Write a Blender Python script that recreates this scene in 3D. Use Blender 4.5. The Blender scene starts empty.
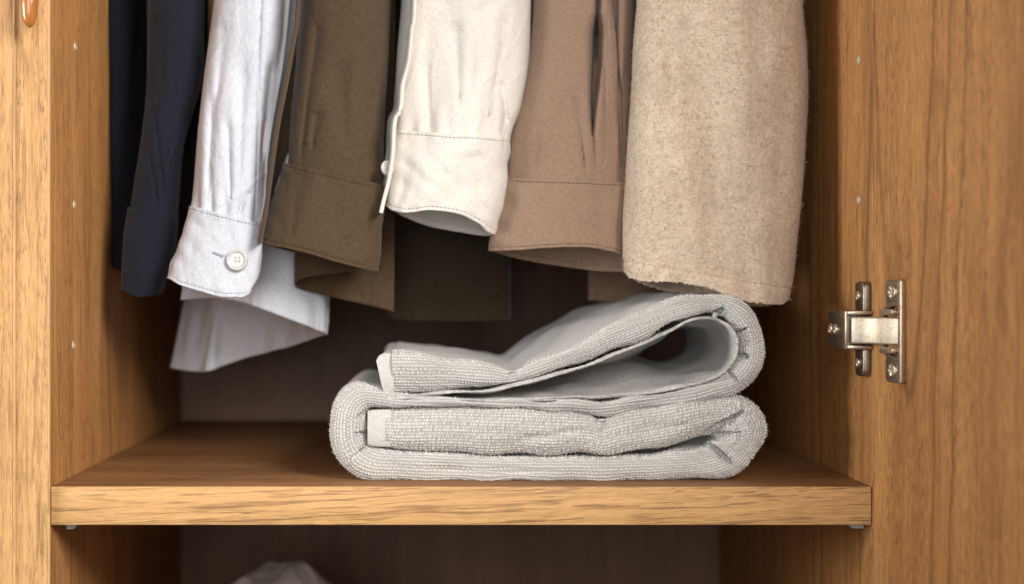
import bpy, math, random
import numpy as np
from mathutils import Vector

random.seed(4)
scene = bpy.context.scene
COL = scene.collection
# ---------------------------------------------------------------- camera geometry (metres)
CAMD = 0.843            # camera to the front plane of the wardrobe (y = 0)
F = 1443.0              # focal length in pixels
CX, CY = 430.0, 294.0   # principal point
def P(px, py, y):
    k = (y + CAMD) / F
    return ((px - CX) * k, y, (CY - py) * k)

# ---------------------------------------------------------------- tagging
def tag(o, label, cat, group=None):
    o['label'] = label; o['category'] = cat
    if group: o['group'] = group
    return o
def thing(name, label, cat, loc=(0, 0, 0), group=None):
    o = bpy.data.objects.new(name, None); COL.objects.link(o)
    o.empty_display_size = 0.02
    o.location = loc
    return tag(o, label, cat, group)
def link(name, me, mat, parent=None, label=None):
    o = bpy.data.objects.new(name, me); COL.objects.link(o)
    for m in (mat if isinstance(mat, (list, tuple)) else [mat]):
        if m: me.materials.append(m)
    if parent:
        o.parent = parent
        acc = Vector((0, 0, 0)); p = parent
        while p: acc += p.location; p = p.parent
        o.location = -acc if parent.parent is None else Vector((0, 0, 0))
        if parent.parent is None: o.location = -parent.location
    if label: o['label'] = label
    return o

# ---------------------------------------------------------------- mesh helpers
def mesh_from(name, V, Fc, smooth=True, uv=None, mats=None):
    V = np.asarray(V, dtype=np.float32); Fc = np.asarray(Fc, dtype=np.int32)
    me = bpy.data.meshes.new(name)
    n, m = len(V), len(Fc); k = Fc.shape[1]
    me.vertices.add(n); me.vertices.foreach_set('co', V.ravel())
    me.loops.add(m * k); me.loops.foreach_set('vertex_index', Fc.ravel())
    me.polygons.add(m)
    me.polygons.foreach_set('loop_start', np.arange(0, m * k, k, dtype=np.int32))
    me.polygons.foreach_set('loop_total', np.full(m, k, dtype=np.int32))
    me.polygons.foreach_set('use_smooth', np.full(m, smooth, dtype=bool))
    if mats is not None: me.polygons.foreach_set('material_index', np.asarray(mats, dtype=np.int32))
    if uv is not None:
        l = me.uv_layers.new(name='UVMap')
        l.data.foreach_set('uv', np.asarray(uv, dtype=np.float32).ravel())
    me.update(calc_edges=True); me.validate()
    return me
def grid_faces(nr, nc, closed=False):
    c = nc if closed else nc - 1
    i, j = np.meshgrid(np.arange(nr - 1), np.arange(c), indexing='ij')
    j2 = (j + 1) % nc
    f = np.stack([i * nc + j, i * nc + j2, (i + 1) * nc + j2, (i + 1) * nc + j], -1).reshape(-1, 4)
    ju = j + 1
    uvi = np.stack([np.stack([j, i], -1), np.stack([ju, i], -1), np.stack([ju, i + 1], -1), np.stack([j, i + 1], -1)], 2).reshape(-1, 4, 2)
    return f, uvi
def boxes(name, items, bevel=0.0008, seg=2, mats=None):
    """items: (x0,x1,y0,y1,z0,z1) list -> one mesh"""
    import bmesh
    bm = bmesh.new()
    for it in items:
        x0, x1, y0, y1, z0, z1 = it[:6]
        b = bmesh.new()
        vs = [b.verts.new((x, y, z)) for x in (x0, x1) for y in (y0, y1) for z in (z0, z1)]
        for f in ((0, 1, 3, 2), (4, 6, 7, 5), (0, 4, 5, 1), (2, 3, 7, 6), (0, 2, 6, 4), (1, 5, 7, 3)):
            b.faces.new([vs[i] for i in f])
        bmesh.ops.recalc_face_normals(b, faces=b.faces)
        if bevel: bmesh.ops.bevel(b, geom=list(b.edges), offset=bevel, segments=seg, profile=0.5, affect='EDGES')
        t = bpy.data.meshes.new('t'); b.to_mesh(t); bm.from_mesh(t); bpy.data.meshes.remove(t); b.free()
    me = bpy.data.meshes.new(name); bm.to_mesh(me); bm.free()
    return me
def smooth_me(me, ang=40):
    me.polygons.foreach_set('use_smooth', [True] * len(me.polygons))
    try: me.set_sharp_from_angle(angle=math.radians(ang))
    except Exception: pass
    return me
def herm(xs, ys, x):
    """smooth interpolation through points (finite difference slopes)"""
    xs = np.asarray(xs, float); ys = np.asarray(ys, float); x = np.clip(np.asarray(x, float), xs[0], xs[-1])
    d = np.diff(ys) / np.diff(xs)
    m = np.empty_like(ys); m[0] = d[0]; m[-1] = d[-1]
    for i in range(1, len(ys) - 1):
        m[i] = 0 if d[i - 1] * d[i] <= 0 else 2 * d[i - 1] * d[i] / (d[i - 1] + d[i])
    k = np.clip(np.searchsorted(xs, x, side='right') - 1, 0, len(xs) - 2)
    h = xs[k + 1] - xs[k]; t = (x - xs[k]) / h
    return (2*t**3 - 3*t**2 + 1) * ys[k] + (t**3 - 2*t**2 + t) * h * m[k] + (-2*t**3 + 3*t**2) * ys[k+1] + (t**3 - t**2) * h * m[k+1]
def cat(pts, n):
    """resample a polyline of k-dim points to n points, Catmull-Rom, arc-length uniform"""
    p = np.asarray(pts, float)
    q = np.vstack([2*p[0] - p[1], p, 2*p[-1] - p[-2]])
    out = []
    S = 24
    for i in range(len(p) - 1):
        a, b, c, d = q[i], q[i+1], q[i+2], q[i+3]
        for s in range(S):
            t = s / S
            out.append(0.5 * (2*b + (c - a)*t + (2*a - 5*b + 4*c - d)*t*t + (3*b - a - 3*c + d)*t**3))
    out.append(p[-1]); out = np.array(out)
    L = np.concatenate([[0], np.cumsum(np.linalg.norm(np.diff(out, axis=0), axis=1))])
    s = np.linspace(0, L[-1], n)
    return np.stack([np.interp(s, L, out[:, k]) for k in range(out.shape[1])], 1)
class SN:
    """smooth seeded noise, a sum of random waves, about -1..1"""
    def __init__(s, seed, k=10):
        r = np.random.RandomState(seed)
        s.w = [(r.uniform(-1.3, 1.3), r.uniform(-1.3, 1.3), r.uniform(0, 6.28)) for _ in range(k)]
    def __call__(s, u, v):
        t = 0
        for a, b, p in s.w: t = t + np.sin(6.283 * (a * u + b * v) + p)
        return t / math.sqrt(len(s.w))
def grid_normals(G, closed):
    if closed: du = np.roll(G, -1, 1) - np.roll(G, 1, 1)
    else: du = np.gradient(G, axis=1)
    dv = np.gradient(G, axis=0)
    n = np.cross(du, dv)
    return n / (np.linalg.norm(n, axis=2, keepdims=True) + 1e-12)
def crease_field(PX, PY, creases):
    t = np.zeros_like(PX)
    for (x0, y0, x1, y1, w, d) in creases:
        dx, dy = x1 - x0, y1 - y0; L2 = dx*dx + dy*dy + 1e-9
        s = np.clip(((PX - x0)*dx + (PY - y0)*dy) / L2, 0, 1)
        dist = np.hypot(PX - x0 - s*dx, PY - y0 - s*dy)
        fade = np.minimum(1, np.minimum(s, 1 - s) * 6 + 0.25)
        t += d * fade * np.exp(-(dist / (w * (1.25 - 0.85 * s)))**2)
    return t
def grid_object(name, G, mat, parent, closed, thick=0.0008, fuzz=None, label=None, offset=0.0, seed=0):
    nr, nc = G.shape[:2]
    f, uvi = grid_faces(nr, nc, closed)
    Gc = np.concatenate([G, G[:, :1]], 1) if closed else G
    du = np.linalg.norm(np.diff(Gc, axis=1), axis=2); U = np.concatenate([np.zeros((nr, 1)), np.cumsum(du, 1)], 1)
    U = U.mean(0); 
    dv = np.linalg.norm(np.diff(G, axis=0), axis=2).mean(1); Vv = np.concatenate([[0], np.cumsum(dv)])
    if not closed: pass
    uv = np.stack([U[np.minimum(uvi[..., 0], len(U)-1)], Vv[uvi[..., 1]]], -1)
    V = G.reshape(-1, 3)
    me = mesh_from(name, V, f, True, uv.reshape(-1, 2))
    o = link(name, me, mat, parent, label)
    if thick:
        m = o.modifiers.new('thickness', 'SOLIDIFY'); m.thickness = thick; m.offset = offset
        m.use_rim = True; m.use_even_offset = False
    return o

# ---------------------------------------------------------------- materials
class NT:
    def __init__(s, name):
        s.m = bpy.data.materials.new(name); s.m.use_nodes = True
        s.t = s.m.node_tree; s.b = s.t.nodes['Principled BSDF']; s.o = s.t.nodes['Material Output']
    def n(s, typ, **kw):
        nd = s.t.nodes.new(typ)
        for k, v in kw.items():
            if k.startswith('i_'): nd.inputs[k[2:].replace('_', ' ')].default_value = v
            else: setattr(nd, k, v)
        return nd
    def l(s, a, b): s.t.links.new(a, b)
    def coord(s, kind='Object', scale=(1, 1, 1), rot=(0, 0, 0), loc=(0, 0, 0)):
        c = s.n('ShaderNodeTexCoord'); m = s.n('ShaderNodeMapping')
        m.inputs['Scale'].default_value = scale; m.inputs['Rotation'].default_value = rot; m.inputs['Location'].default_value = loc
        s.l(c.outputs[kind], m.inputs['Vector']); return m.outputs[0]
    def noise(s, vec, scale=1, detail=3, rough=0.55, dist=0):
        nd = s.n('ShaderNodeTexNoise'); nd.inputs['Scale'].default_value = scale; nd.inputs['Detail'].default_value = detail
        nd.inputs['Roughness'].default_value = rough; nd.inputs['Distortion'].default_value = dist
        s.l(vec, nd.inputs['Vector']); return nd.outputs['Fac']
    def ramp(s, fac, stops):
        r = s.n('ShaderNodeValToRGB'); e = r.color_ramp.elements
        while len(e) < len(stops): e.new(0.5)
        for el, (p, c) in zip(e, stops):
            el.position = p; el.color = (c, c, c, 1) if not isinstance(c, tuple) else (*c, 1)
        s.l(fac, r.inputs[0]); return r.outputs[0]
    def math(s, op, a, b=None, c=None):
        nd = s.n('ShaderNodeMath', operation=op)
        for i, x in enumerate((a, b, c)):
            if x is None: continue
            if isinstance(x, (int, float)): nd.inputs[i].default_value = x
            else: s.l(x, nd.inputs[i])
        return nd.outputs[0]
    def mix(s, fac, a, b, mode='MIX'):
        nd = s.n('ShaderNodeMix', data_type='RGBA', blend_type=mode)
        for sock, x in ((nd.inputs[0], fac), (nd.inputs[6], a), (nd.inputs[7], b)):
            if isinstance(x, (int, float)): sock.default_value = x
            elif isinstance(x, tuple): sock.default_value = (*x, 1)
            else: s.l(x, sock)
        return nd.outputs[2]
    def bump(s, h, strength=0.5, dist=0.001, prev=None):
        nd = s.n('ShaderNodeBump'); nd.inputs['Strength'].default_value = strength; nd.inputs['Distance'].default_value = dist
        s.l(h, nd.inputs['Height'])
        if prev is not None: s.l(prev, nd.inputs['Normal'])
        return nd.outputs[0]

def wood(name, axis, light=(0.50, 0.265, 0.105), mid=(0.36, 0.165, 0.058), dark=(0.085, 0.036, 0.014),
         pore=0.8, rings=0.5, pore_w=1100, pore_l=130, tilt=0.0, rough=0.42, seed=0.0, wavy=0.0, pthr=0.57, stroke=0.4, sw=(230, 9), sthin=0.02, flecks=0.5, smask=(90, 14), sdet=2.5, dash=0.4, dw=(480, 26), dthr=0.60):
    k = NT(name)
    def sc(a, b):
        v = [a, a, a]; v[axis] = b; return tuple(v)
    rot = (0, tilt, 0)
    L = (seed, seed * 1.7, seed * 2.3)
    base = k.coord('Object', rot=rot)
    if wavy:
        wn = k.n('ShaderNodeTexNoise'); wn.inputs['Scale'].default_value = 14; wn.inputs['Detail'].default_value = 1.5
        k.l(base, wn.inputs['Vector'])
        sub = k.n('ShaderNodeVectorMath', operation='SUBTRACT'); k.l(wn.outputs['Color'], sub.inputs[0]); sub.inputs[1].default_value = (.5, .5, .5)
        sca = k.n('ShaderNodeVectorMath', operation='SCALE'); k.l(sub.outputs[0], sca.inputs[0]); sca.inputs['Scale'].default_value = wavy
        add = k.n('ShaderNodeVectorMath', operation='ADD'); k.l(base, add.inputs[0]); k.l(sca.outputs[0], add.inputs[1]); base = add.outputs[0]
    def st(a, b, off=0.0):
        m = k.n('ShaderNodeMapping'); m.inputs['Scale'].default_value = sc(a, b); m.inputs['Location'].default_value = tuple(x + off for x in L)
        k.l(base, m.inputs['Vector']); return m.outputs[0]
    tone = k.noise(st(38, 2.2), 1, 5, 0.6, 0.4)
    fine = k.noise(st(520, 14, 3.0), 1, 4, 0.65)
    c = k.mix(k.ramp(tone, [(0.34, 0.0), (0.66, 1.0)]), light, mid)
    c = k.mix(k.math('MULTIPLY', k.ramp(fine, [(0.38, 0.0), (0.68, 1.0)]), 0.42), c, tuple(0.55 * x for x in mid))
    # growth-ring figure
    rn = k.noise(st(11, 0.9, 7.0), 1, 1.0, 0.4, 0.2)
    pp = k.math('PINGPONG', k.math('MULTIPLY', rn, 16.0), 1.0)
    line = k.ramp(pp, [(0.0, 1.0), (0.16, 0.25), (0.45, 0.0)])
    brk = k.ramp(k.noise(st(9, 1.4, 11.0), 1, 2), [(0.42, 0.0), (0.62, 1.0)])
    c = k.mix(k.math('MULTIPLY', k.math('MULTIPLY', line, brk), rings), c, tuple(0.45 * x for x in mid))
    # pores
    pn = k.noise(st(pore_w, pore_l, 5.0), 1, 2.0, 0.5)
    dens = k.noise(st(70, 5, 2.0), 1, 2)
    pm = k.math('MULTIPLY', k.ramp(pn, [(pthr, 0.0), (pthr + 0.07, 1.0)]), k.ramp(dens, [(0.42, 0.0), (0.60, 1.0)]))
    c = k.mix(k.math('MULTIPLY', pm, pore), c, dark)
    # thin drawn-out strokes of late wood
    sn = k.noise(st(sw[0], sw[1], 13.0), 1, sdet, 0.5)
    sl = k.ramp(k.math('ABSOLUTE', k.math('SUBTRACT', sn, 0.5)), [(0.0, 1.0), (sthin, 0.6), (sthin * 2.2, 0.0)])
    sb = k.ramp(k.noise(st(smask[0], smask[1], 17.0), 1, 3, 0.6), [(0.44, 0.0), (0.60, 1.0)])
    c = k.mix(k.math('MULTIPLY', k.math('MULTIPLY', sl, sb), stroke), c, tuple(0.6 * a + 0.4 * b for a, b in zip(dark, mid)))
    dn = k.noise(st(dw[0], dw[1], 31.0), 1, 1.2, 0.4)
    c = k.mix(k.math('MULTIPLY', k.ramp(dn, [(dthr, 0.0), (dthr + 0.03, 1.0)]), dash), c, tuple(0.75 * a + 0.25 * b for a, b in zip(dark, mid)))
    # very fine flecks, light and dark
    fl2 = k.noise(st(1500, 120, 21.0), 1, 2, 0.6)
    c = k.mix(k.math('MULTIPLY', k.ramp(fl2, [(0.50, 0.0), (0.68, 1.0)]), flecks), c, tuple(0.5 * x for x in mid))
    c = k.mix(k.math('MULTIPLY', k.ramp(fl2, [(0.32, 1.0), (0.46, 0.0)]), flecks * 0.6), c, tuple(min(1, 1.25 * x) for x in light))
    k.l(c, k.b.inputs['Base Color'])
    h = k.math('SUBTRACT', k.math('MULTIPLY', fine, 0.3), pm)
    k.l(k.bump(h, 0.35, 0.0003), k.b.inputs['Normal'])
    r = k.math('ADD', k.math('MULTIPLY', fine, 0.2), rough)
    k.l(r, k.b.inputs['Roughness'])
    k.b.inputs['Specular IOR Level'].default_value = 0.35
    return k.m

def fabric(name, col, var=0.18, weave=900, bump=0.35, rough=0.9, mottled=0.15, sheen=0.15, crease=0.5, heather=0.0, hcol=None, cs=28):
    k = NT(name)
    uv = k.coord('UV')
    def st(a, b, l=0.0):
        return k.coord('UV', scale=(a, b, 1), loc=(l, l, 0))
    wx = k.noise(st(weave, weave * 0.3), 1, 2, 0.6); wy = k.noise(st(weave * 0.3, weave, 3.0), 1, 2, 0.6)
    w = k.math('MULTIPLY', k.math('ADD', wx, wy), 0.5)
    big = k.noise(st(16, 9, 5), 1, 3)
    c = k.mix(k.ramp(w, [(0.36, 0.0), (0.64, 1.0)]), tuple(x * (1 - var) for x in col), tuple(min(1, x * (1 + var)) for x in col))
    c = k.mix(k.math('MULTIPLY', k.ramp(big, [(0.35, 0), (0.7, 1)]), mottled), c, tuple(x * 0.6 for x in col))
    if heather:
        hx = k.ramp(k.noise(st(420, 420, 9), 1, 4, 0.75, 1.5), [(0.52, 0), (0.66, 1)])
        c = k.mix(k.math('MULTIPLY', hx, heather), c, hcol)
        hy = k.ramp(k.noise(st(520, 520, 19), 1, 4, 0.75, 1.5), [(0.54, 0), (0.66, 1)])
        c = k.mix(k.math('MULTIPLY', hy, heather * 0.8), c, tuple(min(1, x * 1.5) for x in col))
    k.l(c, k.b.inputs['Base Color'])
    cr = k.noise(st(cs * 1.3, cs * 0.6, 2), 1, 4, 0.55, 0.8)
    n1 = k.bump(cr, crease, 0.004)
    n2 = k.bump(w, bump, 0.0004, n1)
    k.l(n2, k.b.inputs['Normal'])
    k.b.inputs['Roughness'].default_value = rough
    k.b.inputs['Specular IOR Level'].default_value = 0.15
    k.b.inputs['Sheen Weight'].default_value = sheen
    k.b.inputs['Sheen Roughness'].default_value = 0.5
    return k.m

def metal(name, col, rough, scr=0.2):
    k = NT(name)
    v = k.coord('Object')
    n = k.noise(v, 600, 4, 0.7)
    k.l(k.mix(k.ramp(k.noise(v, 900, 3, 0.7), [(0.45, 0.0), (0.7, 1.0)]), col, tuple(x * 0.6 for x in col)), k.b.inputs['Base Color'])
    k.b.inputs['Metallic'].default_value = 1.0
    k.l(k.math('ADD', k.math('MULTIPLY', n, scr), rough), k.b.inputs['Roughness'])
    k.l(k.bump(n, 0.15, 0.0002), k.b.inputs['Normal'])
    return k.m
def plain(name, col, rough=0.5, spec=0.5, coat=0.0, nscale=200, nvar=0.25, trans=0.0):
    k = NT(name); v = k.coord('Object')
    k.l(k.mix(k.ramp(k.noise(v, nscale, 3), [(0.35, 0.0), (0.65, 1.0)]), col, tuple(x * (1 - nvar) for x in col)), k.b.inputs['Base Color'])
    k.b.inputs['Roughness'].default_value = rough; k.b.inputs['Specular IOR Level'].default_value = spec
    k.b.inputs['Coat Weight'].default_value = coat; k.b.inputs['Transmission Weight'].default_value = trans
    return k.m

M = {}
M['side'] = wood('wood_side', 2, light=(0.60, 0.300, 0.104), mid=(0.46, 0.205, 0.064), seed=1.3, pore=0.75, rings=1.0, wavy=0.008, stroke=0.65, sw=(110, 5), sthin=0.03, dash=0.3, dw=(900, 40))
M['edge'] = wood('wood_edge_band', 2, light=(0.74, 0.43, 0.185), mid=(0.62, 0.33, 0.125), seed=4.1, pore=0.55, rings=0.3, pore_l=170, pore_w=1300, pthr=0.585, wavy=0.004, stroke=0.8, sw=(200, 8), sthin=0.03, flecks=0.35, dash=0.4, dw=(1100, 80), dthr=0.61)
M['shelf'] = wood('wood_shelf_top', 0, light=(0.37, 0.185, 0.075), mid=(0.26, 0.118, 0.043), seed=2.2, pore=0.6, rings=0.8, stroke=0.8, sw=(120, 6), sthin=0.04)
M['shelf_edge'] = wood('wood_shelf_edge', 0, light=(0.76, 0.45, 0.19), mid=(0.64, 0.35, 0.135), dark=(0.12, 0.055, 0.028), seed=6.4, pore=0.6,
                       rings=0.35, pore_w=900, pore_l=60, tilt=math.radians(2.2), pthr=0.60, wavy=0.005, stroke=1.0, sw=(210, 6), sthin=0.03, flecks=0.3, smask=(130, 18), sdet=1.5, dash=0.75, dw=(900, 18), dthr=0.61)
M['door'] = wood('wood_door', 2, light=(0.62, 0.302, 0.104), mid=(0.42, 0.186, 0.060), seed=9.7, pore=0.6, rings=1.0, wavy=0.009, stroke=0.6, sw=(80, 3), sthin=0.03, flecks=0.5, smask=(40, 5), dash=0.25, dw=(900, 30), dthr=0.60)
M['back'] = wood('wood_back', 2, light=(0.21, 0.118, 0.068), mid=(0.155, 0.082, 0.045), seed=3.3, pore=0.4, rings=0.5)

# ================================================================ WARDROBE
XL, XR = P(50, 0, 0)[0], P(872, 0, 0)[0]
ZS = P(0, 487, 0)[2]; ZSB = P(0, 525, 0)[2]
D = 0.45; ZT, ZB = 0.50, -0.34; T = 0.0205
ward = thing('wardrobe', 'open oak-effect wardrobe with a single shelf, side panels and one open door', 'wardrobe', (0.018, 0.2, ZB - 0.02))
link('side_panel', smooth_me(boxes('side_panel', [(XL - T, XL, 0, D, ZB, ZT)], 0.0011, 3)), M['side'], ward)
rp = link('side_panel', smooth_me(boxes('side_panel', [(XR + 0.0003, XR + T, 0.0002, D, ZB, ZT)], 0.0011, 3)), M['side'], ward)
lp = [o for o in ward.children if o.name == 'side_panel'][0]
link('outer_panel', smooth_me(boxes('outer_panel', [(XL - T - 0.0225, XL - T - 0.0001, -0.0012, D, ZB, ZT)], 0.0016, 4)), M['edge'], ward)
link('back_panel', boxes('back_panel', [(XL, XR, D - 0.004, D, ZB, ZT)], 0), M['back'], ward)
link('top_panel', boxes('top_panel', [(XL, XR, 0.001, D - 0.005, ZT - 0.02, ZT - 0.001)], 0.0005), M['shelf'], ward)  # unseen top, put in to stop light leaking down from above
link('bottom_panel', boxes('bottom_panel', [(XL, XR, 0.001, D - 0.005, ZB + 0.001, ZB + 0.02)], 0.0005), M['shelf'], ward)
# shelf, the front band is its own piece
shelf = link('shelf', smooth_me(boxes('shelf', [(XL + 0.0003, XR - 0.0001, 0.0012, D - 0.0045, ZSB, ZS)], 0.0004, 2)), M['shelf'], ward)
link('edge_band', smooth_me(boxes('edge_band', [(XL + 0.0004, XR - 0.0002, 0.0004, 0.0030, ZSB - 0.0001, ZS + 0.0001)], 0.0006, 2)), M['shelf_edge'], shelf)
for p_ in (lp,):
    link('edge_band', smooth_me(boxes('edge_band', [(XL - T + 0.0003, XL + 0.0002, -0.0014, 0.0015, ZB, ZT)], 0.0013, 4)), M['edge'], p_)

M['edge_hl'] = wood('wood_edge_highlight', 2, light=(0.70, 0.43, 0.20), mid=(0.62, 0.36, 0.155), seed=5.1, pore=0.15, rings=0.1, stroke=0.1, flecks=0.15)
link('edge_highlight', smooth_me(boxes('edge_highlight', [(XL - T - 0.0007, XL - T + 0.0009, -0.0021, 0.0010, ZB, ZT)], 0.0007, 3)), M['edge_hl'], ward)  # paler strips painted as the light caught by the panel bevels
link('edge_highlight', smooth_me(boxes('edge_highlight', [(XL - 0.0011, XL + 0.0004, -0.0019, 0.0004, ZSB - 0.20, ZT)], 0.0006, 3)), M['edge_hl'], ward)
# small plugs over the spare shelf-pin holes
M['plug'] = plain('plug_metal', (0.62, 0.50, 0.34), 0.3, 0.7)
def disc_x(x, y, z, r, sx, depth=0.0012, n=24):
    """domed disc on a side wall, facing direction sx along x, with a dent in its middle"""
    V = []; Fc = []
    prof = [(0.0, 0.35), (0.3, 0.35), (0.42, 0.9), (0.7, 1.0), (0.92, 0.7), (1.0, 0.0)]
    for (rr, h) in prof:
        for i in range(n):
            a = 2 * math.pi * i / n
            V.append((x + sx * depth * h, y + r * rr * math.cos(a), z + r * rr * math.sin(a)))
    for k in range(len(prof) - 1):
        for i in range(n):
            j = (i + 1) % n; q = [k*n + i, k*n + j, (k+1)*n + j, (k+1)*n + i]
            Fc.append(q if sx < 0 else q[::-1])
    return mesh_from('plug', V, Fc)
def on_wall(px, py, x):   # depth where the pixel's ray meets the side wall x
    k = x / (px - CX); y = k * F - CAMD
    return y, (CY - py) * k
for px, py in ((75, 47), (74, 205), (73, 345)):
    y, z = on_wall(px, py, XL); link('hole_plug', disc_x(XL, y, z, 0.0027, 1, 0.0009), M['plug'], lp)
for px, py in ((859, 60), (859, 200)):
    y, z = on_wall(px, py, XR); link('hole_plug', disc_x(XR, y, z, 0.0028, -1, 0.0009), M['plug'], rp)
# shelf supports
M['peg'] = plain('peg_plastic', (0.50, 0.48, 0.45), 0.35, 0.6)
def peg(x0, x1, y, zt):
    s = 1 if x1 > x0 else -1
    prof = [(0, 0), (1, 0), (1.0, -0.25), (0.75, -0.9), (0.55, -1.0), (0, -1.0)]
    V = []
    for yy in (y, y + 0.009):
        for (a, b) in prof: V.append((x0 + (x1 - x0) * a, yy, zt + 0.0040 * b))
    import bmesh
    bm = bmesh.new(); vs = [bm.verts.new(v) for v in V]; n = len(prof)
    bm.faces.new(vs[:n]); bm.faces.new(vs[n:][::-1])
    for i in range(n): bm.faces.new([vs[i], vs[n + i], vs[n + (i + 1) % n], vs[(i + 1) % n]])
    bmesh.ops.recalc_face_normals(bm, faces=bm.faces)
    bmesh.ops.bevel(bm, geom=list(bm.edges), offset=0.0004, segments=2, profile=0.5, affect='EDGES')
    me = bpy.data.meshes.new('peg'); bm.to_mesh(me); bm.free(); return smooth_me(me)
link('shelf_support', peg(XL + 0.0070, XL + 0.0135, 0.010, ZSB - 0.0002), M['peg'], shelf)
link('shelf_support', peg(XR - 0.0008, XR - 0.0110, 0.013, ZSB - 0.0002), M['peg'], shelf)

# ---- door: hinged on the right, opened past ninety degrees
TH = math.radians(14)
def D3(s, n, z):
    """s along the door from its hinge edge, n out of its inner face"""
    dx, dy = math.sin(TH), -math.cos(TH)
    nx, ny = -math.cos(TH), -math.sin(TH)
    return (XR + 0.0002 + s * dx + n * nx, -0.0012 + s * dy + n * ny, z)
def to_door(me):
    co = np.empty(len(me.vertices) * 3, np.float32); me.vertices.foreach_get('co', co); co = co.reshape(-1, 3)
    out = np.array([D3(a, b, c) for a, b, c in co], np.float32); me.vertices.foreach_set('co', out.ravel()); me.update()
    return me
# built in its own frame so the grain runs up the door
door = bpy.data.objects.new('door', smooth_me(boxes('door', [(0, 0.44, -0.020, 0, ZB, ZT)], 0.0010, 3)))
COL.objects.link(door); door.data.materials.append(M['door'])
door.parent = ward
o0 = D3(0, 0, 0)
door.location = Vector(o0) - ward.location
# local x = s, local y = n
sx = Vector(D3(1, 0, 0)) - Vector(o0); nx_ = Vector(D3(0, 1, 0)) - Vector(o0)
from mathutils import Matrix
R = Matrix((sx, nx_, Vector((0, 0, 1)))).transposed()
if R.determinant() < 0:
    co = [v.co.copy() for v in door.data.vertices]
    for v, c in zip(door.data.vertices, co):
        v.co = Vector((c.x, -c.y, c.z))
    door.data.flip_normals()
    R = Matrix((sx, -nx_, Vector((0, 0, 1)))).transposed()
door.rotation_euler = R.to_euler()

# ---- hinge (a part of the wardrobe: plate on the side wall, arm, flanged cup on the door)
M['met'] = metal('hinge_nickel', (0.60, 0.50, 0.38), 0.26)
M['metd'] = metal('hinge_nickel_shaded', (0.34, 0.29, 0.23), 0.24, 0.3)  # same nickel, coloured darker for faces that mirror the dim interior
M['screw'] = metal('screw_steel', (0.62, 0.52, 0.38), 0.28)
hz = P(0, 331, -0.02)[2]
hinge = bpy.data.objects.new('hinge', None); COL.objects.link(hinge); hinge.empty_display_size = 0.01
hinge.parent = ward; hinge.location = Vector((XR, -0.0, hz)) - ward.location
HW = Vector((XR, 0.0, hz))
def hlink(name, me, mat, label=None):
    o = bpy.data.objects.new(name, me); COL.objects.link(o); me.materials.append(mat)
    o.parent = hinge; o.location = -HW
    if label: o['label'] = label
    return o
def extr(outline, n0, n1, fn, bevel=0.0006):
    """outline (a, z) polygon extruded n0..n1, mapped by fn(a, n, z)"""
    import bmesh
    bm = bmesh.new()
    A = [bm.verts.new((a, n0, z)) for a, z in outline]; B = [bm.verts.new((a, n1, z)) for a, z in outline]
    n = len(outline); bm.faces.new(A); bm.faces.new(B[::-1])
    for i in range(n): bm.faces.new([A[i], B[i], B[(i + 1) % n], A[(i + 1) % n]])
    bmesh.ops.recalc_face_normals(bm, faces=bm.faces)
    if bevel: bmesh.ops.bevel(bm, geom=[e for e in bm.edges if e.calc_face_angle(0) > 0.5], offset=bevel, segments=3, profile=0.5, affect='EDGES')
    for v in bm.verts: v.co = Vector(fn(*v.co))
    bmesh.ops.recalc_face_normals(bm, faces=bm.faces)
    me = bpy.data.meshes.new('e'); bm.to_mesh(me); bm.free(); return smooth_me(me)
def rrect(a0, a1, z0, z1, r, n=5, corners=(1, 1, 1, 1)):
    pts = []
    for (cx_, cz_, a, on) in ((a1 - r, z1 - r, 0, corners[0]), (a0 + r, z1 - r, 90, corners[1]), (a0 + r, z0 + r, 180, corners[2]), (a1 - r, z0 + r, 270, corners[3])):
        if on:
            for i in range(n + 1):
                t = math.radians(a + 90 * i / n); pts.append((cx_ + r * math.cos(t), cz_ + r * math.sin(t)))
        else:
            t = math.radians(a + 45); pts.append((cx_ + r * (1 if math.cos(t) > 0 else -1), cz_ + r * (1 if math.sin(t) > 0 else -1)))
    return pts
def zz(dz): return hz + dz
# door side: cup flange with two lobes, hollow cup seen as a dark recess between them
H2 = 0.0295
W3 = lambda a, n, z: (XR - n, a, z)
fl = []
fl_out = rrect(0.0135, 0.0330, -H2, H2, 0.0025)
hlink('cup_flange', extr([(a, zz(z)) for a, z in rrect(0.0310, 0.0345, -H2, H2, 0.0016)], -0.0001, 0.0034, D3), M['met'])
hlink('cup_flange', extr([(a, zz(z)) for a, z in rrect(0.0165, 0.0312, 0.0140, H2 - 0.0004, 0.003)], -0.0001, 0.0020, D3), M['metd'])
hlink('cup_flange', extr([(a, zz(z)) for a, z in rrect(0.0165, 0.0312, -H2 + 0.0004, -0.0140, 0.003)], -0.0001, 0.0020, D3), M['metd'])
# cup rim: half ring bulging towards the hinge edge
ring = []
for i in range(25):
    t = math.radians(75 + 210 * i / 24); ring.append((0.0275 + 0.0175 * math.cos(t), zz(0.0168 * math.sin(t))))
inner = [(0.0275 + (a - 0.0275) * 0.84, hz + (z - hz) * 0.84) for a, z in ring][::-1]
hlink('cup', extr(ring + inner, -0.0001, 0.0030, D3, 0.0004), M['metd'])
for sgn in (1, -1):
    hlink('cup_lip', extr([(a, zz(z)) for a, z in rrect(0.0165, 0.0305, *( (0.0092, 0.0126) if sgn > 0 else (-0.0126, -0.0092)), 0.0012)], 0.001, 0.0062, D3, 0.0005), M['met'])
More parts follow.
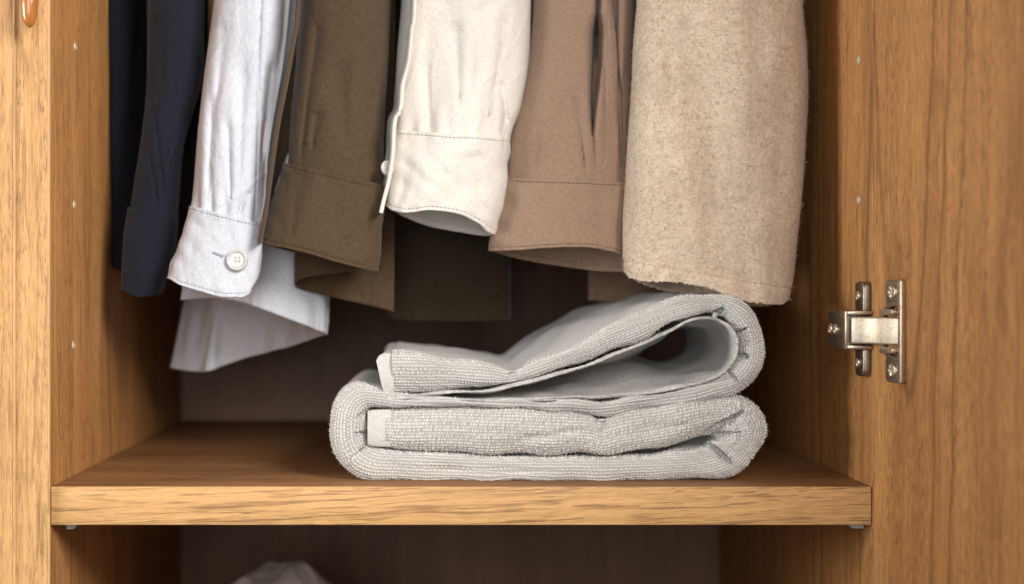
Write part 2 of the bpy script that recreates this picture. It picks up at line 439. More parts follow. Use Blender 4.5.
# wall side: winged mounting plate, channel and arm
for sgn in (1, -1):
    z0, z1 = (0.0085, 0.0285) if sgn > 0 else (-0.0275, -0.0085)
    hlink('mounting_plate', extr([(a, zz(z)) for a, z in rrect(0.0012, 0.0180, z0, z1, 0.004)], 0.0, 0.0048, W3, 0.0012), M['metd'])
def tub(pts, r, n=16, flat=1.0, cap=True):
    p = [Vector(q) for q in pts]; V = []; Fc = []
    for i, c in enumerate(p):
        d = (p[min(i + 1, len(p) - 1)] - p[max(i - 1, 0)]).normalized()
        a = d.cross(Vector((0, 0, 1)) if abs(d.z) < 0.9 else Vector((0, 1, 0))).normalized(); b = d.cross(a)
        rr = r[i] if isinstance(r, (list, tuple, np.ndarray)) else r
        for k in range(n):
            t = 2 * math.pi * k / n; V.append(c + a * (rr * math.cos(t)) + b * (rr * flat * math.sin(t)))
    for i in range(len(p) - 1):
        for k in range(n):
            j = (k + 1) % n; Fc.append((i*n + k, i*n + j, (i+1)*n + j, (i+1)*n + k))
    if cap:
        for base, c, fl_ in ((0, p[0], 1), ((len(p) - 1) * n, p[-1], 0)):
            V.append(c); ci = len(V) - 1
            for k in range(n):
                j = (k + 1) % n
                Fc.append((ci, base + k, base + j, ci) if 0 else ((base + j, base + k, ci, ci) if fl_ else (base + k, base + j, ci, ci)))
    import bmesh
    bm = bmesh.new(); vs = [bm.verts.new(v) for v in V]
    for f in Fc:
        f = list(dict.fromkeys(f))
        try: bm.faces.new([vs[i] for i in f])
        except ValueError: pass
    me = bpy.data.meshes.new('tube'); bm.to_mesh(me); bm.free(); return smooth_me(me, 60)
# arm body running back along the wall
hlink('hinge_arm', smooth_me(boxes('arm', [(XR - 0.0162, XR - 0.0045, 0.004, 0.034, hz - 0.0112, hz + 0.0112)], 0.0012, 3)), M['metd'])
# channel mouth: two flanges and a front lip
for sgn in (1, -1):
    z0, z1 = (0.0088, 0.0112) if sgn > 0 else (-0.0112, -0.0088)
    hlink('arm_channel', smooth_me(boxes('ch', [(XR - 0.0150, XR - 0.0005, -0.002, 0.014, hz + z0, hz + z1)], 0.0006, 2)), M['met'])
hlink('arm_channel', smooth_me(boxes('ch', [(XR - 0.0165, XR - 0.0148, -0.0022, 0.014, hz - 0.0112, hz + 0.0112)], 0.0006, 2)), M['met'])
# the bridge from the channel into the cup
def bridge():
    p0 = (-0.0142, -0.0035); p1 = (0.0048, -0.0135)
    V = []
    hp = CY - hz * F / CAMD
    a0, a1, a2, a3 = (Vector(P(px, hp, y)) for px, y in ((850.5, -0.0030), (871, -0.0095), (889.5, -0.0225), (902, -0.0300)))
    for q in (a0, a1, a2, a3): q.z = hz
    path = [a0, a0.lerp(a1, .5), a1, a1.lerp(a2, .5), a2, a3]
    import bmesh
    bm = bmesh.new(); rows = []
    for i, c in enumerate(path):
        d = (path[min(i+1, 5)] - path[max(i-1, 0)]).normalized(); nrm = d.cross(Vector((0, 0, 1))).normalized()
        if nrm.y > 0: nrm = -nrm
        hh = 0.0079
        rows.append([bm.verts.new(c + nrm * 0.0 + Vector((0, 0, hh))), bm.verts.new(c + Vector((0, 0, -hh))),
                     bm.verts.new(c - nrm * 0.006 + Vector((0, 0, -hh))), bm.verts.new(c - nrm * 0.006 + Vector((0, 0, hh)))])
    for i in range(5):
        for k in range(4):
            j = (k + 1) % 4; bm.faces.new([rows[i][k], rows[i][j], rows[i+1][j], rows[i+1][k]])
    bm.faces.new(rows[0]); bm.faces.new(rows[-1][::-1])
    bmesh.ops.recalc_face_normals(bm, faces=bm.faces)
    bmesh.ops.bevel(bm, geom=[e for e in bm.edges if e.calc_face_angle(0) > 0.6], offset=0.0012, segments=3, profile=0.5, affect='EDGES')
    me = bpy.data.meshes.new('bridge'); bm.to_mesh(me); bm.free(); return smooth_me(me)
M['bridge'] = metal('hinge_bridge', (0.74, 0.65, 0.52), 0.42, 0.25)
hlink('hinge_bridge', bridge(), M['bridge'])
# screws with a cross recess
def screw(fn, a, n, z, r=0.0036):
    V = []; Fc = []; N = 32; prof = [(0.0, .35), (.12, .35), (.30, .55), (.5, .95), (.7, 1), (.9, .75), (1.0, 0.0)]
    for (rr, h) in prof:
        for i in range(N):
            t = 2 * math.pi * i / N
            q = h
            if rr < 0.62 and rr > 0:   # phillips cross
                q = h if abs(math.sin(2 * t)) > 0.55 else -0.3
            V.append(fn(a + r * rr * math.cos(t), n + 0.0011 * q, z + r * rr * math.sin(t)))
    for k in range(len(prof) - 1):
        for i in range(N):
            j = (i + 1) % N; Fc.append((k*N + i, k*N + j, (k+1)*N + j, (k+1)*N + i))
    return mesh_from('screw', V, Fc)
for dz in (0.0222, -0.0222): hlink('screw', screw(D3, 0.0240, 0.0021, hz + dz, 0.0043), M['screw'])
for dz in (0.0200, -0.0195): hlink('screw', screw(W3, 0.0105, 0.0049, hz + dz, 0.0034), M['screw'])
for yy in (0.018, 0.0285):
    hlink('screw', screw(lambda a, n, z: (XR - 0.0162 - n, a, z), yy, 0.0, hz, 0.0036), M['screw'])

# amber wooden pull at the top left, on the panel edge
M['amber'] = plain('amber_lacquer', (0.44, 0.16, 0.03), 0.2, 0.5, 0.4, 60, 0.35)
kx, ky, kz = P(29.5, 8, -0.016)
kp = []; kr = []
for i in range(30):
    t = i / 29; z = kz + 0.026 - t * 0.0375
    kp.append((kx, ky, z)); kr.append(0.0047 * (max(0.0, 1 - abs(2 * t - 1) ** 2.6)) ** 0.5 + 0.0002)
hd = link('pull', tub(kp, kr, 28), M['amber'], ward)
kst = tub([(kx, ky + 0.002, kz + 0.015), (kx, -0.0005, kz + 0.015)], 0.0022, 16); st_ = link('pull_stem', kst, M['met'], ward)

# ================================================================ TOWEL
TY = 0.0262
ZTOW = ZS + 0.0002
M['terry'] = None
def towel_material():
    k = NT('towel_terry')
    def st(a, b, l=0.0): return k.coord('UV', scale=(a, b, 1), loc=(l, l, 0))
    sp = k.noise(st(500, 500), 1, 3, 0.7)
    ry = k.noise(st(35, 900, 4), 1, 2, 0.6)
    big = k.noise(st(22, 30, 2), 1, 3)
    c = k.mix(k.ramp(sp, [(0.36, 0.0), (0.64, 1.0)]), (0.66, 0.635, 0.60), (0.85, 0.825, 0.79))
    c = k.mix(k.math('MULTIPLY', k.ramp(ry, [(0.5, 0), (0.68, 1)]), 0.35), c, (0.36, 0.345, 0.32))
    c = k.mix(k.math('MULTIPLY', k.ramp(big, [(0.35, 0), (0.7, 1)]), 0.20), c, (0.60, 0.545, 0.49))
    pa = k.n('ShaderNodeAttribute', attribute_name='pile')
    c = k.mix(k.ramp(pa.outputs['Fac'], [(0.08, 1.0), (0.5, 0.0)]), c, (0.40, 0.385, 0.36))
    k.l(c, k.b.inputs['Base Color'])
    k.l(k.bump(sp, 0.6, 0.0005), k.b.inputs['Normal'])
    k.b.inputs['Roughness'].default_value = 0.95; k.b.inputs['Specular IOR Level'].default_value = 0.1
    k.b.inputs['Sheen Weight'].default_value = 0.2
    return k.m
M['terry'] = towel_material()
M['hem'] = fabric('towel_hem', (0.60, 0.575, 0.54), 0.16, 1200, 0.5, mottled=0.1, crease=0.15)
M['lining'] = fabric('towel_flat_weave', (0.57, 0.55, 0.52), 0.25, 700, 0.9, mottled=0.2, crease=0.5, heather=0.6, hcol=(0.33, 0.33, 0.34), cs=60)

OT = [  # (outer x, y, inner x, y): the folded strip's two edges, followed from the inner hem
 (386,410.5,386,447),(400,409,400,450),(440,405.5,440,452.5),(500,406.5,500,455),(560,409,560,456),(590,411.5,590,456),(603,418,603,456),(620,410,620,455),(645,405,650,451),
 (680,400,682,444),(712,396,704,437),(738,396,714,436),(757,406,717,438),(768,424,717,440),(768,440,715,442),(757,458,711,444),(744,471,705,447),
 (722,479.5,690,450),(690,482,668,453),(640,482.5,640,456),(600,482.5,600,458.5),(500,482.5,500,457.5),(430,482.5,430,454),(395,482,392,451.5),
 (370,480,375,449.5),(352,471,367,446),(338,457,364.5,441),(331,440,364,435),(330,422,364,428),(333,404,364,420),(343,391,365,413),(358,385,370,408.5),
 (378,389,384,407.5),(400,394.5,402,407),(440,399,440,404),(480,401,480,405),(530,403,530,408),(560,402,560,409.5),(600,400,600,416.5),(630,397.5,630,412),(665,393.5,665,406),
 (690,389,692,402.5),(712,381,715,398),(728,373,738,395),(737.5,362,757,381),(741,348,767,360),(739,335,767,337),(731,323,757.5,315),(717,316,741,301),(701,315,721,294),(686,319,700,293),
 (667,328,677,297.5),(642,340,650,309),(612,352,620,323.5),(582,363,592,337),(556,371,560,352),(532,378,530,365),(512,383,513,371.5),(490,386.5,492,366),(460,389.5,460,360),
 (430,391.5,430,355.5),(405,393,405,353),(392,394,392,352.5)]
def towel_strip(name, stations, y0, R, L, mat, parent, npath, nfront, nback, rib=0.00042, creases=(), edge_noise=1.0, seed=1, zmin=None, ribs=(0.0018, 0.00165), bend=None):
    S = cat(stations, npath)
    k0 = (y0 + CAMD) / F
    O = np.stack([(S[:, 0] - CX) * k0, (CY - S[:, 1]) * k0], 1); I = np.stack([(S[:, 2] - CX) * k0, (CY - S[:, 3]) * k0], 1)
    C = (O + I) / 2; H = (O - I) / 2; h = np.linalg.norm(H, axis=1)
    s = np.concatenate([[0], np.cumsum(np.linalg.norm(np.diff(C, axis=0), axis=1))])
    # arc length along the outer and inner edges for bead phase
    so = np.concatenate([[0], np.cumsum(np.linalg.norm(np.diff(O, axis=0), axis=1))])
    si = np.concatenate([[0], np.cumsum(np.linalg.norm(np.diff(I, axis=0), axis=1))])
    phi = np.linspace(0, math.pi, nfront)
    dep = np.linspace(0, 1, nback + 1)[1:] ** 1.6
    a = np.concatenate([np.ones(nback), np.sign(np.cos(phi)) * np.abs(np.cos(phi)) ** 0.85, -np.ones(nback)])
    yb = np.concatenate([dep[::-1] * L, np.zeros(nfront), dep * L])
    fr = np.concatenate([np.zeros(nback), np.sin(phi) ** 0.8, np.zeros(nback)])
    front = fr > 0
    Rr = np.minimum(R, h * 0.95)[:, None]
    X = C[:, None, 0] + H[:, None, 0] * a; Z = C[:, None, 1] + H[:, None, 1] * a
    Y = y0 + Rr * (1 - fr[None, :]) + yb[None, :]
    n1, n2, n3 = SN(seed), SN(seed + 5), SN(seed + 9)
    sm = s[:, None]
    Y = Y + 0.0012 * edge_noise * n1(sm * 9, a[None, :] * 0.4) * np.ones_like(Y)
    # creases, in picture coordinates of the front plane
    PXg = CX + X / k0; PYg = CY - Z / k0
    cf = crease_field(PXg, PYg, creases)
    Y = Y + cf * (fr[None, :] ** 0.5)
    G = np.stack([X, Y, Z], -1)
    N = grid_normals(G, False)
    # soft body undulation plus terry loops
    und = 0.0010 * n2(sm * 24, yb[None, :] * 16 + a[None, :] * .3) + 0.0010 * n3(sm * 7, yb[None, :] * 7) * np.minimum(1, yb / 0.03)[None, :]
    # distance across
    w = np.cumsum(np.concatenate([[0], np.ones(len(a) - 1)]))
    d = np.linalg.norm(np.diff(G, axis=1), axis=2); w = np.concatenate([np.zeros((len(s), 1)), np.cumsum(d, 1)], 1)
    wc = w - w[:, [nback + nfront // 2]]
    se = (so[:, None] * (1 + a) / 2 + si[:, None] * (1 - a) / 2)
    if rib:
        row = np.floor(wc / ribs[0] + 0.5)
        jit = 0.6 * n1(sm * 60, wc * 200)
        beads = 0.5 + 0.5 * np.cos(2 * math.pi * wc / ribs[0])
        al = 0.5 + 0.5 * np.cos(2 * math.pi * se / ribs[1] + row * 2.1 + jit)
        rnd = 0.7 + 0.35 * n2(se * 310, row * 3.7)
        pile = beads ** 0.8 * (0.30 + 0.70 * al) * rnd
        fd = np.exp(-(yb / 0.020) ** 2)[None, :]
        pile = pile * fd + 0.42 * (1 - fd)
        tex = rib * (pile - 0.4)
    else: tex = 0; pile = None
    disp = und * edge_noise + tex
    sgn = 1.0
    # make sure normals point outwards
    mid = nback + nfront // 2
    if N[len(s) // 2, mid, 1] > 0: sgn = -1.0
    G = G + N * sgn * disp[..., None]
    if bend is not None: G = bend(G, s, a, yb)
    if zmin is not None: G[..., 2] = np.maximum(G[..., 2], zmin)
    nr, nc = G.shape[:2]
    f, uvi = grid_faces(nr, nc, False)
    uv = np.stack([se[uvi[..., 1], uvi[..., 0]], wc[uvi[..., 1], uvi[..., 0]]], -1).reshape(-1, 2)
    V = G.reshape(-1, 3)
    # end caps: fans closing both ends
    caps = []
    for r in (0, nr - 1):
        idx = r * nc + np.arange(nc)
        half = nc // 2
        for j in range(half):
            q = (idx[j], idx[j + 1], idx[nc - 2 - j], idx[nc - 1 - j])
            if len(set(q)) == 4: caps.append(q if r == 0 else q[::-1])
    f2 = np.concatenate([f, np.array(caps, dtype=f.dtype)])
    uv2 = np.concatenate([uv, np.zeros((len(caps) * 4, 2))])
    if sgn > 0: pass
    me = mesh_from(name, V, f2, True, uv2)
    if rib:
        at = me.attributes.new('pile', 'FLOAT', 'POINT'); at.data.foreach_set('value', pile.astype(np.float32).ravel())
    o = link(name, me, mat, parent)
    return o, G
towel = thing('folded_towel', 'folded light grey terry towel with pale hems lying on the oak shelf', 'towel', (0.075, 0.1, ZS))
cre0 = [(368,434,353,433,3.0,0.007),(364,447,352,457,2.6,0.005),(366,411,354,419,2.6,0.003),
       (704,437,731,463,2.2,0.0048),(712,436,742,432,2.0,0.003),(704,436,740,413,2.4,0.0048),(728,425,744,410,3,0.003),
       (603,420,601,430,4.0,0.002),(512,372,514,380,6,0.002),(716,318,723,309,2.6,0.005),(737,333,748,328,2.6,0.006),(739,355,750,357,2.6,0.006),
       (728,372,738,380,2.4,0.003),(520,440,580,430,5,0.0016),(640,430,690,424,5,0.0015),(430,470,560,472,4,0.0012)]
cre = [(a, b, c, d, e * 0.75 if f > .0025 else e, f * 1.5 if f > .0025 else f) for a, b, c, d, e, f in cre0]
def tbend(G, s_, a, yb):
    # the top flap rises a little towards the back, behind the dip
    px = CX + G[:, :1, 0] / ((TY + CAMD) / F); st = s_[:, None] / s_[-1]
    d_ = np.clip(yb / 0.12, 0, 1)[None, :]; d_ = d_ * d_ * (3 - 2 * d_)
    up = np.clip((st - 0.74) / 0.06, 0, 1)
    G = G.copy(); G[..., 2] += 0.010 * np.exp(-((px - 588) / 55.0) ** 2) * d_ * up
    return G
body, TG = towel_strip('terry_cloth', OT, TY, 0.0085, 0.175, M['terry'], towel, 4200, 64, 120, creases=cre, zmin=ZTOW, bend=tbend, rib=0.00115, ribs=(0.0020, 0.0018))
LN = [(384,399.5),(430,400.5),(480,400),(530,399.5),(575,398.5),(600,397.5),(630,394.5),(665,391),(690,386),(711,378.5),(726,370.5),(735,360),(738,348),(736,336.5),(728.5,326),(715.5,319.5),
      (700,318.5),(687,322),(668,331.5),(643,343.5),(613,355.5),(583,366.5),(557,374.5),(533,381.5),(513,386.5),(491,390),(461,393),(431,395),(405,396.5),(386,397)]
LNp = np.array(LN, float); tt = np.gradient(LNp, axis=0); tn = np.stack([-tt[:, 1], tt[:, 0]], 1) / np.linalg.norm(tt, axis=1, keepdims=True)
hwid = 1.5
LS = [tuple(p + n * hwid) + tuple(p - n * hwid) for p, n in zip(LNp, tn)]
def lbend(G, s_, a, yb):
    # the pocket closes towards the back: the lower leg billows up, the upper leg sags
    k0 = (TY + CAMD) / F
    px = CX + G[:, :1, 0] / k0
    st = s_[:, None] / s_[-1]
    w_ = np.exp(-((px - 640) / 100.0) ** 2)
    d_ = np.clip(yb / 0.13, 0, 1)[None, :]; d_ = d_ * d_ * (3 - 2 * d_)
    sg = np.where(st < 0.47, 1.0, -0.95)
    tip = np.clip(np.abs(st - 0.47) / 0.12, 0, 1)
    G = G.copy(); G[..., 2] += 0.0165 * w_ * d_ * sg * tip
    n_ = SN(140); G[..., 1] += (0.0011 * n_(s_[:, None] * 45, 0 * a[None, :]) + 0.0005 * n_(s_[:, None] * 160, 1 + 0 * a[None, :]))
    G[..., 2] += 0.0007 * n_(s_[:, None] * 30, yb[None, :] * 20) * np.minimum(1, yb / 0.01)[None, :]
    return G
towel_strip('flat_lining', LS, TY + 0.0008, 0.0007, 0.165, M['lining'], towel, 1800, 16, 90, rib=0.00055, seed=31, ribs=(0.0019, 0.0016), edge_noise=0.7, bend=lbend)
# hems: smooth bands at both ends of the strip
HM1 = [(367.5,411.5,367.5,446),(372,410.5,372,447),(380,410,380,447.5),(391,410,391,448)]
towel_strip('hem', HM1, TY + 0.0005, 0.0028, 0.17, M['hem'], towel, 60, 40, 40, rib=0.0, seed=41, edge_noise=0.3)
HM2 = [(394,394.5,393.5,353.5),(390,395.5,388,353.5),(387,396,383,354),(384.5,395,379,356.5),(383,392,376.5,361)]
towel_strip('hem', HM2, TY + 0.0012, 0.0030, 0.17, M['hem'], towel, 70, 40, 40, rib=0.0, seed=47, edge_noise=0.5)

# ================================================================ GARMENTS
PT = -190    # picture height at which the hanging cloth starts, above the frame
def sleeve(name, outline, near, far, mat, parent, hem_nom, t0=0.0, t1=1.0, grow=0.0, nth=260, nv=420, creases=(), wr=0.0010, wfun=None, seed=1, p=0.9, thick=0.0009, label=None, ridge=1.0, fine=0.0):
    o = np.array(outline, float)
    t = np.linspace(t0, t1, nv)
    pyn = PT + t * (hem_nom - PT)
    xl = herm(o[:, 0], o[:, 1], pyn); xr = herm(o[:, 0], o[:, 2], pyn); yf = herm(o[:, 0], o[:, 3], pyn); th = herm(o[:, 0], o[:, 4], pyn)
    ang = np.linspace(-math.pi / 2, 1.5 * math.pi, nth, endpoint=False)
    c, s = np.cos(ang), np.sin(ang)
    cc = np.sign(c) * np.abs(c) ** p
    xch, ah = (o[-1, 1] + o[-1, 2]) / 2, (o[-1, 2] - o[-1, 1]) / 2
    prim = xch + ah * cc
    nn = np.array(near, float); ff = np.array(far, float)
    rn = herm(nn[:, 0], nn[:, 1], prim); rf = herm(ff[:, 0], ff[:, 1], prim)
    rim = np.where(s > 0, rn, rf)
    # smooth across the side fold
    rim = 0.5 * rim + 0.25 * (np.roll(rim, 2) + np.roll(rim, -2))
    PY = PT + t[:, None] * (rim[None, :] - PT)
    # outline uses the nominal height
    xc = (xl + xr) / 2; a = (xr - xl) / 2 + grow / 0.0006
    PX = xc[:, None] + a[:, None] * cc[None, :]
    ss = np.sign(s) * np.abs(s) ** 0.8
    Y = (yf + th / 2)[:, None] - (th / 2 + grow)[:, None] * ss[None, :] if np.ndim(th) else 0
    cf = 1.3 * crease_field(PX, PY, creases) * np.clip(s, 0, 1)[None, :] ** 0.4
    Y = Y + cf
    k = (Y + CAMD) / F
    G = np.stack([(PX - CX) * k, Y, (CY - PY) * k], -1)
    N = grid_normals(G, True)
    i = nv // 2; j = int(np.argmax(s))
    if N[i, j, 1] > 0: N = -N
    n1, n2, n3 = SN(seed), SN(seed + 3), SN(seed + 7)
    u = c[None, :] * a[:, None] * 0.0006; v = (PY - PT) * 0.0006
    sd = np.sign(s)[None, :]
    w = 1.25 * wr * (n1(u * 24 + 3 * (sd < 0), v * 5) + 0.5 * n2(u * 50 + 9 * (sd < 0), v * 16))
    # sharp little creases: ridged noise, mostly near the lower end of the sleeve
    rg = np.clip(1 - np.abs(n3(u * 26 + v * 8, v * 15)) * 2.4, 0, 1) ** 2
    w = w + 0.8 * ridge * wr * rg * (0.35 + 0.65 * t[:, None] ** 3)
    w = w * (np.abs(s)[None, :] ** 0.5 * 0.8 + 0.2)
    if wfun is not None: w = w + wfun(PX, PY, s[None, :], ang[None, :])
    if fine:
        r_ = np.random.RandomState(seed); w = w + fine * r_.uniform(-1, 1, G.shape[:2])
    G = G + N * w[..., None]
    return grid_object(name, G, mat, parent, True, thick, label=label), G
def seamlines(seam, w=1.6, d=0.0012):
    return [(x0, y0, x1, y1, w, d) for (x0, y0), (x1, y1) in zip(seam[:-1], seam[1:])]
def sheet(name, cols, mat, parent, nu=160, nv=200, wr=0.0012, seed=3, thick=0.0008, top=None, hemroll=0.0, label=None, bulge=None):
    """cols: (hem px, hem py, y, top px, top y) along the sheet; hangs from above the frame"""
    c = cat(cols, nu)
    t = np.linspace(0, 1, nv)[:, None]; tp = PT if top is None else top
    PX = c[None, :, 3] * (1 - t) + c[None, :, 0] * t
    Y = c[None, :, 4] * (1 - t) + c[None, :, 2] * t
    PY = tp * (1 - t) + c[None, :, 1] * t
    k = (Y + CAMD) / F
    G = np.stack([(PX - CX) * k, Y, (CY - PY) * k], -1)
    N = grid_normals(G, False)
    n1, n2 = SN(seed), SN(seed + 3)
    uu = np.concatenate([[0], np.cumsum(np.linalg.norm(np.diff(G[-1], axis=0), axis=1))])[None, :]
    vv = (PY - tp) * 0.0006
    w = wr * (n1(uu * 14, vv * 4) + 0.4 * n2(uu * 45, vv * 16))
    # hem: a slightly thicker turned edge about a centimetre tall with a stitch groove
    dist = (1 - t) * (c[None, :, 1] - tp) * 0.0006
    w = w - 0.0004 * np.exp(-((dist - 0.008) / 0.0009) ** 2) + 0.00025 * n2(uu * 220, vv * 0) * np.exp(-(dist / 0.01) ** 2)
    G = G + N * w[..., None]
    return grid_object(name, G, mat, parent, False, thick, label=label)
def cord(name, pts, r, mat, parent, n=60, flat=1.0, label=None):
    q = cat([P(*p) for p in pts], n)
    return link(name, tub([tuple(v) for v in q], r, 10, flat), mat, parent, label)
def stitches(name, pts, mat, parent, lift=0.0006, step=0.0026, r=0.00022):
    q = cat([P(*p) for p in pts], 400)
    L = np.concatenate([[0], np.cumsum(np.linalg.norm(np.diff(q, axis=0), axis=1))]); V = []; Fc = []
    s = 0.0
    while s + step * 0.6 < L[-1]:
        m = []
        for e in (s, s + step * 0.3, s + step * 0.6):
            m.append([np.interp(e, L, q[:, k]) for k in range(3)])
        m = np.array(m); m[:, 1] -= lift; m[1, 1] -= 0.0001
        b = len(V)
        for c_ in m:
            for (dx, dz) in ((-r, -r), (r, -r), (r, r), (-r, r)): V.append((c_[0] + dx * .5, c_[1] + dx, c_[2] + dz))
        for i in range(2):
            for k in range(4):
                j = (k + 1) % 4; Fc.append((b + i*4 + k, b + i*4 + j, b + (i+1)*4 + j, b + (i+1)*4 + k))
        Fc.append((b+3, b+2, b+1, b)); Fc.append((b+8, b+9, b+10, b+11))
        s += step
    return link(name, mesh_from(name, V, Fc), mat, parent)
def stitch_row(G, t, mat, parent, lift=0.0014, step=0.0026, r=0.00024):
    nr, nc = G.shape[:2]
    row = G[int(t * (nr - 1))]; n = nc
    a = np.linspace(-math.pi / 2, 1.5 * math.pi, nc, endpoint=False)
    pts = row[(np.sin(a) > 0.12)]
    pts = pts.copy(); L = np.concatenate([[0], np.cumsum(np.linalg.norm(np.diff(pts, axis=0), axis=1))])
    V = []; Fc = []; s = 0.0
    while s + step * 0.6 < L[-1]:
        b = len(V)
        for i_, e in enumerate((s, s + step * 0.3, s + step * 0.6)):
            c = [np.interp(e, L, pts[:, k]) for k in range(3)]; c[1] -= lift + (0.00012 if i_ == 1 else -0.0001)
            for (dx, dz) in ((-r, -r), (r, -r), (r, r), (-r, r)): V.append((c[0], c[1] + dx, c[2] + dz))
        for i_ in range(2):
            for k in range(4):
                j = (k + 1) % 4; Fc.append((b + i_*4 + k, b + i_*4 + j, b + (i_+1)*4 + j, b + (i_+1)*4 + k))
        Fc.append((b+3, b+2, b+1, b)); Fc.append((b+8, b+9, b+10, b+11))
        s += step
    return link('stitching', mesh_from('stitching', V, Fc), mat, parent)
def button(parent, px, py, y, r, mat, tilt=0.0, yaw=0.0):
    V = []; Fc = []; NR, NA = 26, 72
    holes = [(0.22 * math.cos(math.radians(a)), 0.22 * math.sin(math.radians(a))) for a in (45, 135, 225, 315)]
    for i in range(NR):
        rr = i / (NR - 1)
        h = 0.0009 if rr < .66 else 0.0009 + 0.0006 * math.sin(min(1, (rr - .66) / .22) * math.pi / 2)
        if rr > .9: h *= math.sqrt(max(0, 1 - ((rr - .9) / .1) ** 2))
        for k in range(NA):
            a = 2 * math.pi * k / NA; x, z = rr * math.cos(a), rr * math.sin(a)
            hh = h
            for (hx, hz_) in holes:
                dd = math.hypot(x - hx, z - hz_)
                if dd < 0.11: hh -= 0.0012
            V.append((x * r, -hh, z * r))
    for i in range(NR - 1):
        for k in range(NA):
            j = (k + 1) % NA; Fc.append((i*NA + k, i*NA + j, (i+1)*NA + j, (i+1)*NA + k))
    V = np.array(V); c = P(px, py, y)
    ct, st_ = math.cos(yaw), math.sin(yaw)
    X = V[:, 0] * ct - V[:, 1] * st_; Yy = V[:, 0] * st_ + V[:, 1] * ct
    V2 = np.stack([X + c[0], Yy + c[1], V[:, 2] + c[2]], 1)
    o = link('button', mesh_from('button', V2, Fc, True), mat, parent)
    return o, V2
M['btn'] = plain('shell_button', (0.70, 0.67, 0.63), 0.22, 0.6, 0.4, 300, 0.15)
def gloc(px, y): p = P(px, PT, y); return (p[0], y, p[2])

# ---- navy shirt
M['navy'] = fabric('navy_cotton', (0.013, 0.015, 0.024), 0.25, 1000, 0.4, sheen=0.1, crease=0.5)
M['navyd'] = fabric('navy_cotton_shaded', (0.008, 0.009, 0.014), 0.25, 1000, 0.4, sheen=0.02, crease=0.4)
navy = thing('navy_shirt', 'dark navy shirt hanging leftmost against the side of the wardrobe', 'shirt', gloc(170, 0.12))
no = [(-190,150,214,.105,.05),(0,148,204,.105,.05),(70,148,203,.105,.05),(110,146,193,.105,.045),(150,141,183,.105,.04),(213,131,177,.105,.035),(250,126,174,.102,.035),(296,124,160,.10,.03)]
nn_ = [(124,290),(140,297),(160,294)]; nf_ = [(124,290),(140,296),(160,294)]
sleeve('sleeve', no, nn_, nf_, M['navy'], navy, 296, 0, 0.84, creases=[(150,70,165,200,3,.002),(186,110,165,175,3,.0025),(150,150,158,205,2,.002)], seed=2)
sleeve('cuff', no, nn_, nf_, M['navy'], navy, 296, 0.828, 1.0, grow=0.0009, nv=120, seed=12, wr=0.0007, thick=0.0016)
sheet('shirt_body', [(109,262,.17,109,.17),(113,268,.155,112,.15),(135,275,.16,133,.16),(160,262,.20,150,.20),(190,262,.17,200,.18),(203,250,.20,212,.2)], M['navyd'], navy, seed=8)  # left end widened in near-black cloth, standing in for shade on the wall

# ---- pale blue shirt
M['blue'] = fabric('pale_blue_cotton', (0.655, 0.675, 0.73), 0.10, 900, 0.7, mottled=0.06, crease=0.55, cs=34)
M['bthr'] = plain('pale_thread', (0.5, 0.52, 0.62), 0.8, 0.1)
blue = thing('pale_blue_shirt', 'pale blue-white shirt with one round button on its cuff, beside the navy shirt', 'shirt', gloc(250, 0.1))
bo = [(-190,226,300,.075,.06),(0,215,288,.075,.06),(60,208,281,.075,.055),(100,203,274,.074,.05),(150,197,267,.072,.045),(205,192,262,.070,.035),(240,184,259,.068,.03),(270,175,255,.066,.026),(290,170,252,.065,.024)]
bn = [(170,279),(180,285),(200,291),(225,297),(240,297),(248,292),(252,284)]
bf = [(170,279),(190,286),(215,293),(240,295),(252,284)]
def bw(PX, PY, s, ang):
    # gathers above the cuff seam
    seam = 207 + (PX - 191) * 0.26
    d = np.clip((seam - PY) / 110, 0, 1)
    return 0.0011 * np.exp(-(d / 0.35) ** 2) * np.sin(PX * 0.42 + 0.02 * PY) * (s > 0)
sleeve('sleeve', bo, [(170,220),(190,220),(262,238),(263,238)], [(170,220),(190,220),(262,238),(263,238)], M['blue'], blue, 222, 0, 1.0, wfun=bw, seed=22, wr=0.0010,
       creases=[(262,-40,255,215,2.2,.0020),(272,60,262,160,4,.005),(215,90,208,190,5,.0028),(228,120,232,200,4,.0026),(243,60,240,180,6,.002),(225,20,218,100,6,.002),(250,190,238,215,3,.002)])
